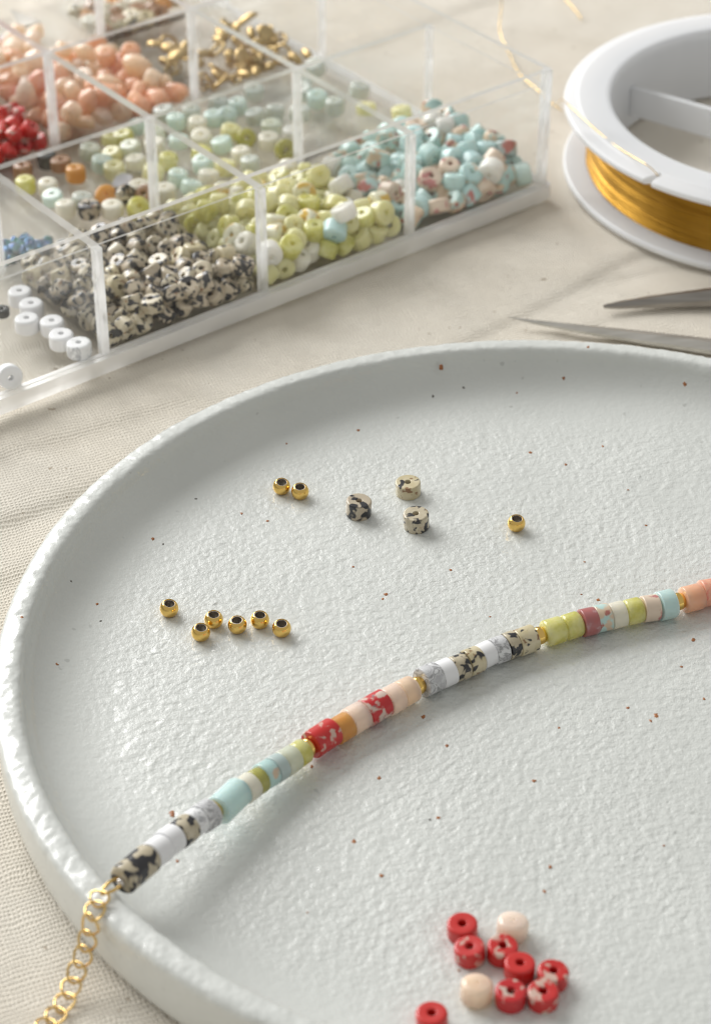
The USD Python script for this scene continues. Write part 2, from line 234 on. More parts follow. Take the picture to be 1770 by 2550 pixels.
# glazed stoneware: pale grey-green, soft gloss, fine pitting
K['glaze'] = mat('speckled_glaze', {
    'g': ('geometry', {}),
    'n': ('noise_texture', {'scale': 45.0, 'detail': 4.0}), 'r': ('rgb_ramp', {'ramp': [(0.3, (0.60, 0.62, 0.597)), (0.7, (0.648, 0.668, 0.645))]}),
    'v': ('noise_texture', {'scale': 1050.0, 'detail': 3.5, 'roughness': 0.58}),
    's': ('noise_texture', {'scale': 520.0, 'detail': 1.0}), 'sr': ('rgb_ramp', {'ramp': [(0.74, (0, 0, 0)), (0.80, (0.45, 0.45, 0.45))]}), 'sx': ('mix', {'color2': (0.33, 0.34, 0.32)}),
    'b': ('bump', {'strength': 0.95, 'distance': 0.00030}),
    'vs': ('vector_math', {'math_type': 'distance', 'vector2': (PC0[0] * MM, PC0[1] * MM, 0.004)}), 'pool': ('map_range', {'from_min': 0.060, 'from_max': 0.070, 'to_min': 1.0, 'to_max': 0.34, 'clamp': True}),
    'lf': ('noise_texture', {'scale': 70.0, 'detail': 2.0}), 'lm': ('map_range', {'from_min': 0.35, 'from_max': 0.65, 'to_min': 0.7, 'to_max': 1.1, 'clamp': True}), 'pm': ('math', {'math_type': 'multiply'}), 'hm': ('math', {'math_type': 'multiply'}),
    'rm': ('map_range', {'from_min': 0.35, 'from_max': 0.65, 'to_min': 0.29, 'to_max': 0.40, 'clamp': True}),
    'p': ('principled_bsdf', {'roughness': 0.28, 'specular_ior_level': 0.5, 'coat_weight': 0.5, 'coat_roughness': 0.10})},
    [('g.position', 'n.vector'), ('n.fac', 'r.fac'), ('g.position', 'v.vector'), ('g.position', 'vs.vector1'), ('vs.value', 'pool.value'), ('g.position', 'lf.vector'), ('lf.fac', 'lm.value'), ('lf.fac', 'rm.value'), ('rm.result', 'p.roughness'), ('pool.result', 'pm.value1'), ('lm.result', 'pm.value2'), ('v.fac', 'hm.value1'), ('pm.value', 'hm.value2'), ('hm.value', 'b.height'), ('b.normal', 'p.normal'), ('g.position', 's.vector'), ('s.fac', 'sr.fac'), ('sr.color', 'sx.fac'), ('r.color', 'sx.color1'), ('sx.color', 'p.base_color')])
# natural cotton cloth: two crossed thread waves make the weave
CLOTH_ANG = -0.42
K['cloth'] = mat('cotton_cloth', {
    'g': ('geometry', {}), 'm': ('mapping', {'rotation': (0.0, 0.0, CLOTH_ANG)}),
    'j': ('noise_texture', {'scale': 260.0, 'detail': 2.0}), 'ja': ('mix', {'mix_type': 'linear_light', 'fac': 0.0007}),
    'wx': ('wave_texture', {'bands_direction': 'x', 'scale': 560.0, 'distortion': 0.0}), 'wy': ('wave_texture', {'bands_direction': 'y', 'scale': 420.0, 'distortion': 0.0}),
    'ad': ('math', {'math_type': 'maximum'}),
    'f': ('noise_texture', {'scale': 2200.0, 'detail': 4.0, 'roughness': 0.7}), 'fm': ('math', {'math_type': 'multiply', 'value2': 0.9}), 'h': ('math', {'math_type': 'add'}),
    'b': ('bump', {'strength': 0.8, 'distance': 0.00024}),
    'n': ('noise_texture', {'scale': 28.0, 'detail': 4.0, 'roughness': 0.6}), 'r': ('rgb_ramp', {'ramp': [(0.3, (0.75, 0.69, 0.59)), (0.7, (0.815, 0.77, 0.685))]}),
    'wr': ('rgb_ramp', {'ramp': [(0.25, (0.72, 0.68, 0.62)), (0.9, (1, 1, 1))]}), 'x': ('mix', {'mix_type': 'multiply', 'fac': 0.62}),
    'k': ('noise_texture', {'scale': 700.0, 'detail': 1.0}), 'kr': ('rgb_ramp', {'ramp': [(0.765, (0, 0, 0)), (0.79, (0.8, 0.8, 0.8))]}), 'kx': ('mix', {'color2': (0.30, 0.22, 0.14)}),
    'p': ('principled_bsdf', {'roughness': 0.9, 'specular_ior_level': 0.2, 'sheen_weight': 0.15, 'sheen_roughness': 0.4})},
    [('g.position', 'm.vector'), ('g.position', 'j.vector'), ('m.vector', 'ja.color1'), ('j.color', 'ja.color2'), ('ja.color', 'wx.vector'), ('ja.color', 'wy.vector'),
     ('wx.fac', 'ad.value1'), ('wy.fac', 'ad.value2'), ('g.position', 'f.vector'), ('f.fac', 'fm.value1'), ('ad.value', 'h.value1'), ('fm.value', 'h.value2'),
     ('h.value', 'b.height'), ('b.normal', 'p.normal'), ('g.position', 'n.vector'), ('n.fac', 'r.fac'), ('h.value', 'wr.fac'), ('r.color', 'x.color1'), ('wr.color', 'x.color2'),
     ('g.position', 'k.vector'), ('k.fac', 'kr.fac'), ('kr.color', 'kx.fac'), ('x.color', 'kx.color1'), ('kx.color', 'p.base_color')])

# ------------------------------------------------------------------ the cloth (setting)
PC = np.array([31.0, 241.0])      # plate centre
def seg_dist(P, a, b):
    a, b = np.array(a), np.array(b); d = b - a; L = np.linalg.norm(d); d = d / L
    w = P - a; s = w @ d; return s / L, w @ np.array([-d[1], d[0]])
CREASES = [(back((1130, 870), 0)[:2], back((1690, 585), 0)[:2], 0.62, 3.0), (back((-60, 1330), 0)[:2], back((330, 1185), 0)[:2], 0.8, 3.4),
           (back((1240, 905), 0)[:2], back((1520, 790), 0)[:2], 0.35, 2.6), (back((-80, 1480), 0)[:2], back((150, 1395), 0)[:2], 0.5, 4.0),
           (back((640, 870), 0)[:2], back((1250, 640), 0)[:2], 0.25, 4.2), (back((-40, 1150), 0)[:2], back((420, 1010), 0)[:2], 0.35, 3.0), (back((1500, 690), 0)[:2], back((1800, 640), 0)[:2], 0.4, 2.5), (back((1180, 60), 0)[:2], back((1560, 120), 0)[:2], 0.5, 4.0), (back((900, 120), 0)[:2], back((1400, -60), 0)[:2], 0.5, 5.0)]
def cloth_z(P):
    P = np.asarray(P, float)
    q = np.c_[P * 0.03, np.zeros(len(P))]
    z = -0.75 * meshkit.fbm(q @ np.array([[.93, -.36, 0], [.72, 1.86, 0], [0, 0, 1.0]]).T, 3, 5)
    z -= 0.35 * meshkit.fbm(np.c_[P * 0.12, np.ones(len(P))], 2, 9)
    for a, b, d, w in CREASES:
        s, t = seg_dist(P, a, b); t = t + 0.2 * np.sin(s * 9.0 + a[0])
        fade = np.clip((s + 0.25) / 0.3, 0, 1) * np.clip((1.25 - s) / 0.3, 0, 1)
        prof = np.where(t > 0, np.exp(-(t / (w * 0.55)) ** 2), np.exp(-(t / (w * 1.9)) ** 2))      # steep behind, long soft slope in front
        z -= d * fade * prof
    return z
xs = np.unique(np.r_[np.linspace(-700, -110, 30), np.arange(-110, 190, 1.0), np.linspace(190, 800, 30)])
ys = np.unique(np.r_[np.linspace(-300, 150, 30), np.arange(150, 500, 1.0), np.linspace(500, 1500, 40)])
X, Y = np.meshgrid(xs, ys); P = np.c_[X.ravel(), Y.ravel()]; Z = cloth_z(P)
i, j = np.meshgrid(np.arange(len(ys) - 1), np.arange(len(xs) - 1), indexing='ij'); a = (i * len(xs) + j).ravel(); w_ = len(xs)
cl = (np.c_[P, Z], np.vstack([np.stack([a, a + 1, a + w_ + 1], 1), np.stack([a, a + w_ + 1, a + w_], 1)]))
put('tablecloth', arr(cl, True), K['cloth'], kind='structure', label='natural cream cotton cloth with soft creases under everything', cat='cloth')

# ------------------------------------------------------------------ the plate
FLOOR = 4.0
prof = [(0, FLOOR), (64, FLOOR)]
prof = [(r, FLOOR) for r in np.arange(0, 64, 0.55)]
t = np.linspace(0, 1, 26); Bz = lambda P, t: sum(c * np.array(p)[None] * k[:, None] for c, p, k in zip((1, 3, 3, 1), P, ((1 - t) ** 3, t * (1 - t) ** 2, t ** 2 * (1 - t), t ** 3)))
prof += list(map(tuple, Bz([(64, FLOOR), (70.5, FLOOR), (74.2, 5.4), (75.3, 8.6)], t)[:-1]))
prof += list(map(tuple, Bz([(75.3, 8.6), (75.6, 10.0), (76.0, 10.4), (76.9, 10.4)], np.linspace(0, 1, 9))[:-1]))
prof += list(map(tuple, Bz([(76.9, 10.4), (78.5, 10.4), (79.2, 10.2), (79.3, 9.2)], np.linspace(0, 1, 9))[:-1]))
prof += list(map(tuple, Bz([(79.3, 9.2), (79.4, 5.5), (79.3, 2.5), (78.6, 0.9)], np.linspace(0, 1, 16))[:-1]))
prof += [(78.2, 0.4), (77.2, 0.1), (75.5, 0.0), (60, 0.0), (30, 0.0), (0, 0.0)]
prof = np.array(prof); NA = 1000; k = len(prof)
th = np.arange(NA) * 2 * np.pi / NA
wob = 1 + 0.010 * np.cos(th - np.pi) + 0.004 * np.cos(2 * (th - 2.4)) + 0.002 * np.cos(3 * th + 1) 
hz = 1 + 0.03 * np.cos(2 * th + 0.7) + 0.02 * np.cos(3 * th)
rr = prof[None, :, 0] * (1 + (wob - 1)[:, None] * (prof[None, :, 0] / 79) ** 2)
zz = FLOOR + (prof[None, :, 1] - FLOOR) * np.where(prof[None, :, 1] > FLOOR, hz[:, None], 1.0)
V = np.stack([rr * np.cos(th)[:, None], rr * np.sin(th)[:, None], zz], -1)
dp = np.gradient(prof, axis=0); nr, nz = -dp[:, 1], dp[:, 0]; ln = np.hypot(nr, nz) + 1e-9
Nn = np.stack([(nr / ln)[None] * np.cos(th)[:, None], (nr / ln)[None] * np.sin(th)[:, None], np.broadcast_to((nz / ln)[None], (NA, k))], -1)
q = V.reshape(-1, 3)
sm = np.clip((np.hypot(q[:, 0], q[:, 1]) - 60) / 9, 0, 1); inside = (np.tile(np.arange(k), NA) < 142)
soft = np.where(inside & (q[:, 2] < 9.2), 1 - 0.72 * sm, np.where((~inside) & (q[:, 2] < 8.8), 0.5, 1.7)) * (0.7 + 0.6 * meshkit.fbm(q * 0.07, 2, 6))        # the glaze pools smooth in the bend
ws = 1.0 / np.maximum(np.abs(Nn.reshape(-1, 3)[:, 2:3]), 0.3)
d = 0.13 * (meshkit.fbm(q * 0.62 + 11, 3, 3) - 0.5) + 0.13 * (meshkit.fbm(q * 1.25 + 5, 2, 8) - 0.5)
d = np.where(q[:, 2] < 0.05, 0, d * soft) + 0.22 * (meshkit.fbm(q * 0.06, 2, 2) - 0.5) * (q[:, 2] > 0.05)
V = (q + Nn.reshape(-1, 3) * d[:, None])
i, j = np.meshgrid(np.arange(NA), np.arange(k - 1), indexing='ij'); i2 = (i + 1) % NA
a, b, c, d_ = (i * k + j).ravel(), (i2 * k + j).ravel(), (i2 * k + j + 1).ravel(), (i * k + j + 1).ravel()
F = np.vstack([np.stack([a, d_, c], 1), np.stack([a, c, b], 1)])
ctr = (np.arange(NA) * k); V[ctr] = V[ctr].mean(0)
plate = thing('ceramic_plate', (*PC, 0), label='pale grey-green stoneware plate with rough glaze and brown specks, in the foreground', cat='plate')
put('plate_body', arr((V, F), True), K['glaze'], plate)
Vg = V.reshape(NA, k, 3)
from scipy.interpolate import LinearNDInterpolator
from scipy.spatial import cKDTree
top = V[inside | (q[:, 2] > 9)]; tree = cKDTree(top[:, :2])
def plate_z(x, y):
    dd, ii = tree.query([x - PC[0], y - PC[1]], 4); return float((top[ii, 2] / (dd + .05)).sum() / (1 / (dd + .05)).sum())
def on_plate(px):
    z = FLOOR
    for _ in range(12): p = back(px, z); z = 0.5 * z + 0.5 * plate_z(p[0], p[1])
    p = back(px, z); return np.array([p[0], p[1], z])
specks = [(990, 825, 1.7), (1265, 849, 1), (1160, 882, 1.2), (1537, 862, 1.5), (1320, 779, 1.2), (657, 881, 1), (804, 966, 1.4), (1190, 1016, 1.4), (1270, 1043, 1), (1353, 1002, .9), (643, 996, .9), (542, 1153, 1.1), (600, 1170, 1.2), (343, 1210, 1.2), (1012, 1280, 1.1), (793, 1273, .9), (866, 1335, 1.6), (859, 1345, 1), (1312, 1262, .8), (1343, 1347, 1.5), (218, 1357, 1), (50, 1387, 1.2), (950, 1610, 1.3), (1409, 1590, 1.2), (1473, 1607, 1.7), (1460, 1619, 1), (1003, 1675, 1.1), (851, 1748, 1.2), (1199, 1754, 1.4), (984, 1837, 1.1), (794, 1891, 1.3), (386, 1828, 1.8), (398, 1935, 1), (1556, 1437, 1.2), (1255, 1635, .9), (1235, 1948, 1.1), (856, 1967, 1.1), (1222, 2003, .9), (700, 1722, 1), (128, 1492, 1), (1030, 2180, .9), (1405, 2330, .9), (1530, 1498, .9), (1580, 1570, .8), (1100, 1385, .7), (505, 2385, 1.5), (960, 1180, .6), (1305, 1335, .7), (1450, 1180, .9), (1410, 1100, .8), (690, 2050, .6), (1490, 1900, .7)]
g6 = np.random.default_rng(66)
greys = [(972, 890, 1.1), (1040, 870, .8), (788, 1132, .8), (965, 1841, .8), (440, 1120, .9), (366, 1222, .8), (160, 1305, .8), (226, 1395, .8)]
for pts, m_ in ((specks, K['speck']), (greys, K['speck2'])):
    for x, y, s in pts:
        p = on_plate((x * DS, y * DS)); ic = trimesh.creation.icosphere(1, 1.0)
        v = ic.vertices * (1 + 0.25 * rng.standard_normal((len(ic.vertices), 1))) * np.array([0.25 * s * g6.uniform(.75, 1.25), 0.22 * s, 0.055])
        r_ = np.hypot(p[0] - PC[0], p[1] - PC[1]); R = np.eye(3)
        e_ = 0.6; zx = (plate_z(p[0] + e_, p[1]) - plate_z(p[0] - e_, p[1])) / (2 * e_); zy = (plate_z(p[0], p[1] + e_) - plate_z(p[0], p[1] - e_)) / (2 * e_)
        put('speck', arr((v, ic.faces), True), m_, plate, loc=p - np.array([*PC, 0]), R=rot_to((-zx, -zy, 1)))

# ------------------------------------------------------------------ bead shapes
def lumpy(v, amp, seed): return v * (1 + amp * (meshkit.noise(v * 0.55 + 20 + seed * 3.7, seed)[:, None] - 0.5))
def disc_bead(R=1.95, h=1.25, c=0.45, hole=0.48, n=40, seg=4, amp=0.05, seed=0):
    v, f = revolve(rounded(hole, R, h, c, seg), n); return arr((lumpy(v, amp, seed), f), 50)
SHAPES = [disc_bead(1.95, 1.3, 0.5, 0.42, 24, 3, 0.08, s) for s in range(3)] + [disc_bead(1.9, 1.1, 0.42, 0.42, 24, 3, 0.10, s + 3) for s in range(2)] + [disc_bead(1.8, 1.45, 0.6, 0.42, 24, 3, 0.12, s + 7) for s in range(2)]
FINE = [disc_bead(1.9, 1.3, 0.42, 0.45, 48, 5, 0.04, s) for s in range(4)]
def round_bead(R=1.33, hole=0.72, n=40):
    zt = math.sqrt(R * R - hole * hole); a0 = math.asin(zt / R)
    P = [(R * math.cos(a), R * math.sin(a)) for a in np.linspace(-a0, a0, 17)]
    out = P + [(hole - 0.07, zt + 0.015), (hole - 0.12, zt - 0.06)] + [(hole - 0.12, -zt + 0.06), (hole - 0.07, -zt - 0.015)]
    return out
def gold_bead(parent_or_none, loc, axis=(0, 0, 1), R=1.33, hole=0.72, name='gold_bead', **t):
    zt = math.sqrt(R * R - hole * hole)
    body = arr(revolve(round_bead(R, hole)), 40)
    Rm = rot_to(axis)
    return body, Rm, zt

# ------------------------------------------------------------------ loose beads on the plate
def loose_gold(px, label, tilt):
    p = back((px[0], px[1]), FLOOR + 1.2)
    g = thing('gold_bead', (p[0], p[1], plate_z(p[0], p[1])), label=label, cat='bead', group='loose round gold beads on the plate')
    tilt = (tilt[0], tilt[1] - 0.06, 1); Rm = rot_to(tilt); R, hole = 1.36, 0.93; zt = math.sqrt(R * R - hole * hole)
    a0 = math.asin(zt / R)
    outer = [(R * math.cos(a), R * math.sin(a)) for a in np.linspace(-a0, a0, 19)] + [(hole - 0.08, zt + 0.01), (hole - 0.13, zt - 0.05), (hole - 0.13, -zt + 0.05), (hole - 0.08, -zt - 0.01)]
    put('shell', arr(revolve(outer, 44), 40), K['gold'], g, (0, 0, 1.12), Rm)
    tubep = [(hole - 0.22, -zt + 0.1), (hole - 0.135, -zt + 0.1), (hole - 0.135, zt - 0.07), (hole - 0.22, zt - 0.07)]
    put('bore_lining', arr(revolve(tubep, 32), 40), K['gold_in'], g, (0, 0, 1.12), Rm)
for px, lb, tl in [((701, 1210), 'round gold bead, left of the touching pair behind on the plate', (0.05, -0.12, 1)), ((747, 1222), 'round gold bead, right of the touching pair behind on the plate', (0, -0.05, 1)),
                   ((1285.5, 1302), 'round gold bead lying alone right of the spotted beads', (0.06, -0.05, 1)), ((421, 1513.5), 'round gold bead set apart at the left of the row of gold beads', (0.1, -0.02, 1)),
                   ((532, 1542.5), 'round gold bead behind the nearest one in the gold row', (0.05, 0, 1)), ((500, 1574), 'nearest round gold bead, front left of the gold row', (0.1, -0.06, 1)),
                   ((591, 1556), 'round gold bead in the middle of the gold row', (-0.05, -0.04, 1)), ((647, 1543), 'round gold bead farthest back at the right of the gold row', (0.05, 0, 1)), ((701, 1564), 'round gold bead at the right end of the gold row', (0.02, -0.06, 1))]:
    loose_gold(px, lb, tl)

def loose(px, key, label, group, shape, h, tilt=(0, 0, 1), spin=0.0):
    p = back(px, FLOOR + h); z = plate_z(p[0], p[1])
    return put('stone_bead', shape, K[key], None, (p[0], p[1], z + h * 0.97), rot_to(tilt, spin), label=label, cat='bead', group=group)
G1 = 'loose spotted beads on the plate'
TALL = [disc_bead(1.95, 1.35, 0.3, 0.45, 48, 4, 0.03, s) for s in range(3)]
loose((893, 1262), 'dal3', 'cream disc bead with many black blotches, left of three spotted beads', G1, TALL[0], 1.35, (0.05, -0.02, 1))
loose((1016, 1214), 'dal2', 'tan disc bead with few dark specks, farthest of three spotted beads', G1, disc_bead(1.95, 1.15, 0.25, 0.45, 48, 4, 0.03, 9), 1.15, (-.05, -0.03, 1))
loose((1036, 1294.5), 'dal', 'cream disc bead with black corner patches, nearest of three spotted beads', G1, TALL[1], 1.35, (-.06, -0.04, 1))
G2 = 'loose red and pale beads at the front of the plate'
for n_, (px, key, lb, tl) in enumerate([((1151, 2315), 'redp', 'red disc bead at the upper left of the front cluster', (-.05, -.03, 1)), ((1169.5, 2372), 'red', 'red bead with pale veins, second down the left side of the cluster', (-.08, .02, 1)),
                     ((1250.5, 2369), 'red', 'red bead with whitish corner, touching the upper blush bead', (0.04, -.03, 1)), ((1293.6, 2413.7), 'redp', 'plain bright red bead in the middle of the cluster', (0, .03, 1)),
                     ((1376, 2432.6), 'red', 'red bead with pale fringe at the right end of the cluster', (.05, 0, 1)), ((1270.5, 2482.6), 'redw', 'red bead heavily blotched with beige beside the lower peach bead', (.03, -.05, 1)),
                     ((1351.5, 2482.6), 'red', 'red bead with pinkish top at the lower right of the cluster', (-.02, -.03, 1)), ((1075, 2539), 'redp', 'red bead cut by the bottom edge of the picture', (-.05, .02, 1))]):
    loose(px, key, lb, G2, disc_bead(1.88, 1.14, 0.36, 0.5, 48, 5, 0.04, 20 + n_), 1.14, tl)
for px, lb, sp in (((1275.7, 2312), 'blush pink translucent bead behind the red beads', 0.4), ((1186.7, 2468.8), 'pale peach translucent bead left of the blotched red bead', 1.9)):
    loose(px, 'blush' if sp < 1 else 'peach', lb, G2, disc_bead(1.95, 1.38, 0.66, 0.22, 48, 7, 0.05, int(sp * 10)), 1.38 , (0.08, 0.12, 1), sp)

# ------------------------------------------------------------------ the bracelet
line = [(300, 2200), (347.8, 2159), (399.5, 2108), (480, 2053), (559.6, 2004.6), (680, 1922), (793.8, 1841.6), (900, 1784), (1001, 1731), (1068.6, 1690), (1107, 1676), (1166, 1657.7), (1215, 1625), (1313, 1592.6), (1400, 1564), (1470, 1547), (1539, 1532), (1653.6, 1510.7), (1718, 1489), (1790, 1468), (1860, 1447), (1930, 1424)]
lx = np.array([p[0] for p in line]); ly = np.array([p[1] for p in line])
cf = np.polyfit(lx, ly, 5)
def ax_z(x): return np.interp(x, [300, 480, 680, 820, 2000], [11.0, 8.9, 7.0, 6.1, 6.1])
def axis_pt(x):
    y = 0.5 * np.polyval(cf, x) + 0.5 * np.interp(x, lx, ly); return back((x, y), float(ax_z(x)))
seq = [(303, 372, 'dal4', 'cream barrel bead with bold black blotches'), (372, 405, 'white', 'white disc bead'), (405, 438, 'white', 'white disc bead'), (438, 472, 'dal', 'beige bead with black marks'), (472, 497, 'how', 'white bead with faint grey'), (497, 528, 'how2', 'white bead with grey veins'), (528, 537, 'GOLD', 'gold spacer bead'),
       (537, 602, 'aqp', 'pale aqua barrel bead'), (602, 628, 'cream', 'cream disc bead'), (628, 650, 'olive', 'olive green disc bead'), (650, 677, 'aq', 'pale aqua disc bead'), (677, 700, 'gaq', 'grey-blue bead with a red patch'), (700, 732, 'gtr', 'translucent pale green bead'), (732, 760, 'yg', 'yellow-green bead'), (760, 773, 'GOLD', 'gold spacer bead'),
       (773, 830, 'red', 'red barrel bead with white flecks'), (830, 868, 'orange', 'orange-brown disc bead'), (868, 908, 'blush', 'blush pink disc bead'), (908, 960, 'redw', 'red bead with pale veins'), (960, 995, 'blush', 'blush pink disc bead'), (995, 1029, 'peach', 'peach disc bead'), (1029, 1049, 'GOLD', 'gold spacer bead'),
       (1049, 1090, 'how2', 'white bead marbled with grey'), (1090, 1125, 'white', 'white disc bead'), (1125, 1160, 'dal', 'beige bead with black edge'), (1160, 1193, 'dal2', 'beige bead with black spots'), (1193, 1225, 'white', 'white disc bead'), (1225, 1258, 'how2', 'white bead marbled with grey'), (1258, 1285, 'dal', 'beige bead with black spots'), (1285, 1330, 'dal2', 'tan bead with a large black patch'), (1330, 1354, 'GOLD', 'gold spacer bead'),
       (1354, 1402, 'yg', 'yellow-green bead'), (1402, 1446, 'yg', 'yellow-green bead'), (1446, 1482, 'mauve', 'mauve red bead'), (1482, 1518, 'aqt', 'aqua and cream bead'), (1518, 1555, 'cream', 'cream disc bead'), (1555, 1598, 'yg', 'yellow-green bead'), (1598, 1638, 'amberp', 'beige bead with pink marks'), (1638, 1676, 'aqp', 'pale aqua bead'), (1676, 1700, 'GOLD', 'gold spacer bead'),
       (1700, 1745, 'coral', 'coral orange bead'), (1745, 1790, 'coralv', 'streaked coral bead'), (1790, 1835, 'coral', 'coral bead'), (1835, 1880, 'coralv', 'coral bead')]
p0 = axis_pt(303)
brac = thing('bead_bracelet', (p0[0], p0[1], FLOOR), label='strung bracelet of multicoloured disc beads with a gold extender chain, lying across the plate', cat='bracelet')
base = np.array([p0[0], p0[1], FLOOR])
for n_, (xa, xb, key, lb) in enumerate(seq):
    A, B = axis_pt(xa), axis_pt(xb); ax = B - A; L = np.linalg.norm(ax); mid = (A + B) / 2
    jit = rng.normal(0, 0.05, 3); jit -= ax / L * (jit @ ax) / L
    tilt = ax / L + rng.normal(0, 0.045, 3)
    if key == 'GOLD':
        R = 1.3; w = max(L / 2 + 0.06, 0.45)
        a0 = math.asin(min(w / R, 0.86)); P_ = [(R * math.cos(a), R * math.sin(a)) for a in np.linspace(-a0, a0, 13)]
        P_ += [(0.35, P_[-1][1]), (0.35, P_[0][1])]
        put('gold_bead', arr(revolve(P_, 40), 40), K['gold'], brac, mid - base, rot_to(ax), label=lb)
    else:
        R = 1.93 + rng.normal(0, 0.07) - (0.1 if xa < 850 and key not in ('dal4', 'aqp') else 0)
        if xa < 310: R = 1.95
        c_ = 0.5 if key in ('yg', 'dal4') else 0.2
        A_ = disc_bead(R, L / 2 - 0.03, min(c_, L * 0.3), 0.4, 56, 5, 0.035, 40 + n_)
        put('stone_bead', A_, K[key], brac, mid + jit - base, rot_to(tilt, rng.uniform(0, 6)), label=lb)
S_ = np.array([axis_pt(x) for x in np.linspace(298, 1885, 80)])
put('string', arr(tube(S_ - base, 0.2, 8), True), K['thread'], brac)
# crimp and chain
e0 = axis_pt(303); dirn = axis_pt(330) - e0; dirn /= np.linalg.norm(dirn)
put('crimp', arr(tube(np.array([e0 - dirn * 0.55, e0 - dirn * 0.3, e0 + dirn * 0.15]) - base, [0.42, 0.55, 0.5], 16), True), K['crimp'], brac)
def link_mesh(a, b, up, wide=1.02, wire=0.2, twist=0.35):
    """a curb link whose inside spans a..b, lying in the plane whose normal is up"""
    a, b = np.array(a, float), np.array(b, float); d = b - a; L = np.linalg.norm(d); d /= L
    s = np.cross(up, d); s /= np.linalg.norm(s); u = np.cross(d, s)
    t = np.linspace(0, 2 * np.pi, 40, endpoint=False)
    x = 0.5 * L * (1 - np.cos(t)); y = wide * np.sin(t) * (1 + 0.28 * np.cos(t)) ; w = twist * np.sin(2 * t) * 0.5 + twist * y * 0.5
    return a[None] + x[:, None] * d + y[:, None] * s + w[:, None] * u
ch = [(307, 2188), (252, 2226), (240, 2252), (230, 2288), (221, 2327), (213, 2366), (197, 2405), (182, 2443), (169, 2481), (148, 2517), (124, 2545), (98, 2572), (76, 2600)]
zs = [ax_z(303), 11.3, 10.4, 8.6, 6.6, 4.6, 2.8, 1.4, 0.6, 0.3, 0.2, 0.2, 0.2]
C = []
for (x, y), z in zip(ch, zs):
    p = back((x, y), z)
    for _ in range(60):
        if np.hypot(*(p[:2] - PC)) > 80.6 or z > 10.6 : break
        z += 0.15; p = back((x, y), z)
    C.append(p)
C = np.array(C); CAMP_ = np.array([0, 0, CAM_H])
v_ = link_mesh(C[0] - dirn * 0.2, C[1] - (C[1] - C[0]) * 0.02, np.array([0.75, 0.6, 0.25]), 0.55, 0.22, 0.1)
put('chain_link', arr(tube(v_ - base, 0.23, 10, True), True), K['chain'], brac, label='long narrow gold connector link')
for n_ in range(1, len(C) - 1):
    a, b = C[n_], C[n_ + 1]; d = (b - a) / np.linalg.norm(b - a)
    out = np.array([*(a[:2] - PC), 0]); out /= np.linalg.norm(out)
    steep = np.clip(-d[2] * 1.2, 0, 1); up = np.array([0, 0, 1.0]) * (1 - steep) + out * steep
    cv = CAMP_ - a; cv /= np.linalg.norm(cv); up = 0.15 * up + 0.85 * cv
    v_ = link_mesh(a - d * 0.30, b + d * 0.30, up, 1.12, 0.2, 0.55)
    put('chain_link', arr(tube(v_ - base, 0.17, 10, True), True), K['chain'], brac)

# ------------------------------------------------------------------ the clear bead box
BX = np.array([36.62, 387.37]); BA = 37.95; CW, RW, WT = 33.2, 34.9, 1.6; NC, NR = 5, 4; FZ, DZ, RZ = 3.0, 23.6, 26.8
ca, sa = math.cos(math.radians(BA)), math.sin(math.radians(BA)); RB = np.array([[ca, -sa, 0], [sa, ca, 0], [0, 0, 1]])
def cellpt(col, row, z): return np.array([BX[0], BX[1], 0]) + RB @ np.array([-col * CW, row * RW, z])
def rrect(x0, y0, x1, y1, r): return sbox(x0 + r, y0 + r, x1 - r, y1 - r).buffer(r, quad_segs=5)
def ext(poly, z0, z1):
    cs = CrossSection([np.array(poly.exterior.coords)[:-1]] + [np.array(h.coords)[:-1] for h in poly.interiors], m3.FillRule.EvenOdd)
    return Manifold.extrude(cs, z1 - z0).translate((0, 0, z0))
W_, D_ = NC * CW, NR * RW
solid = ext(rrect(-W_ - 1.1, -1.1, 1.1, D_ + 1.1, 1.6), 0.0, 0.5)
solid = ext(rrect(-W_ - 0.6, -0.6, 0.6, D_ + 0.6, 1.5), 0.0, 0.3) + ext(rrect(-W_ - 0.85, -0.85, 0.85, D_ + 0.85, 1.5), 0.3, 3.1) + ext(rrect(-W_, 0, 0, D_, 1.2), 3.1, RZ)
for c in range(NC):
    for r in range(NR):
        x1 = -c * CW - (WT if c == 0 else WT / 2); x0 = -(c + 1) * CW + (WT if c == NC - 1 else WT / 2)
        y0 = r * RW + (WT if r == 0 else WT / 2); y1 = (r + 1) * RW - (WT if r == NR - 1 else WT / 2)
        solid = solid - ext(rrect(x0, y0, x1, y1, 0.3), FZ, DZ + 1)
solid = solid - ext(rrect(-W_ + WT * .75, WT * .75, -WT * .75, D_ - WT * .75, 0.6), DZ, RZ + 1)
cbox = thing('clear_box', (*BX, 0), label='clear acrylic compartment box holding sorted beads, at the upper left', cat='box')
bv, bf, bn = arr(solid, 30)
tri_ = bv[bf]; nf = np.cross(tri_[:, 1] - tri_[:, 0], tri_[:, 2] - tri_[:, 0]); nf /= np.linalg.norm(nf, axis=1, keepdims=True) + 1e-12; zc = tri_[:, :, 2].mean(1)
is_rim = (nf[:, 2] > 0.9) & (zc > DZ - 1)
is_base = (np.abs(nf[:, 2]) < 0.5) & (zc < 3.1) & (tri_[:, :, 2].max(1) < 3.2) & ((tri_[:, :, 1].max(1) < -0.5) | (tri_[:, :, 0].min(1) > 0.5)) | (nf[:, 2] > 0.9) & (zc > 3.05) & (zc < 3.15)
is_post = np.zeros(len(bf), bool)
def sub(sel):
    f_ = bf[sel]; u_, inv = np.unique(f_.ravel(), return_inverse=True); return bv[u_], inv.reshape(-1, 3), bn[u_]
under_ = (nf[:, 2] < -0.9) & (zc < 0.35)     # the underside lies on the cloth
put('walls_and_floor', sub(~(is_rim | is_base | is_post | under_)), K['acrylic'], cbox, (0, 0, 0), RB)
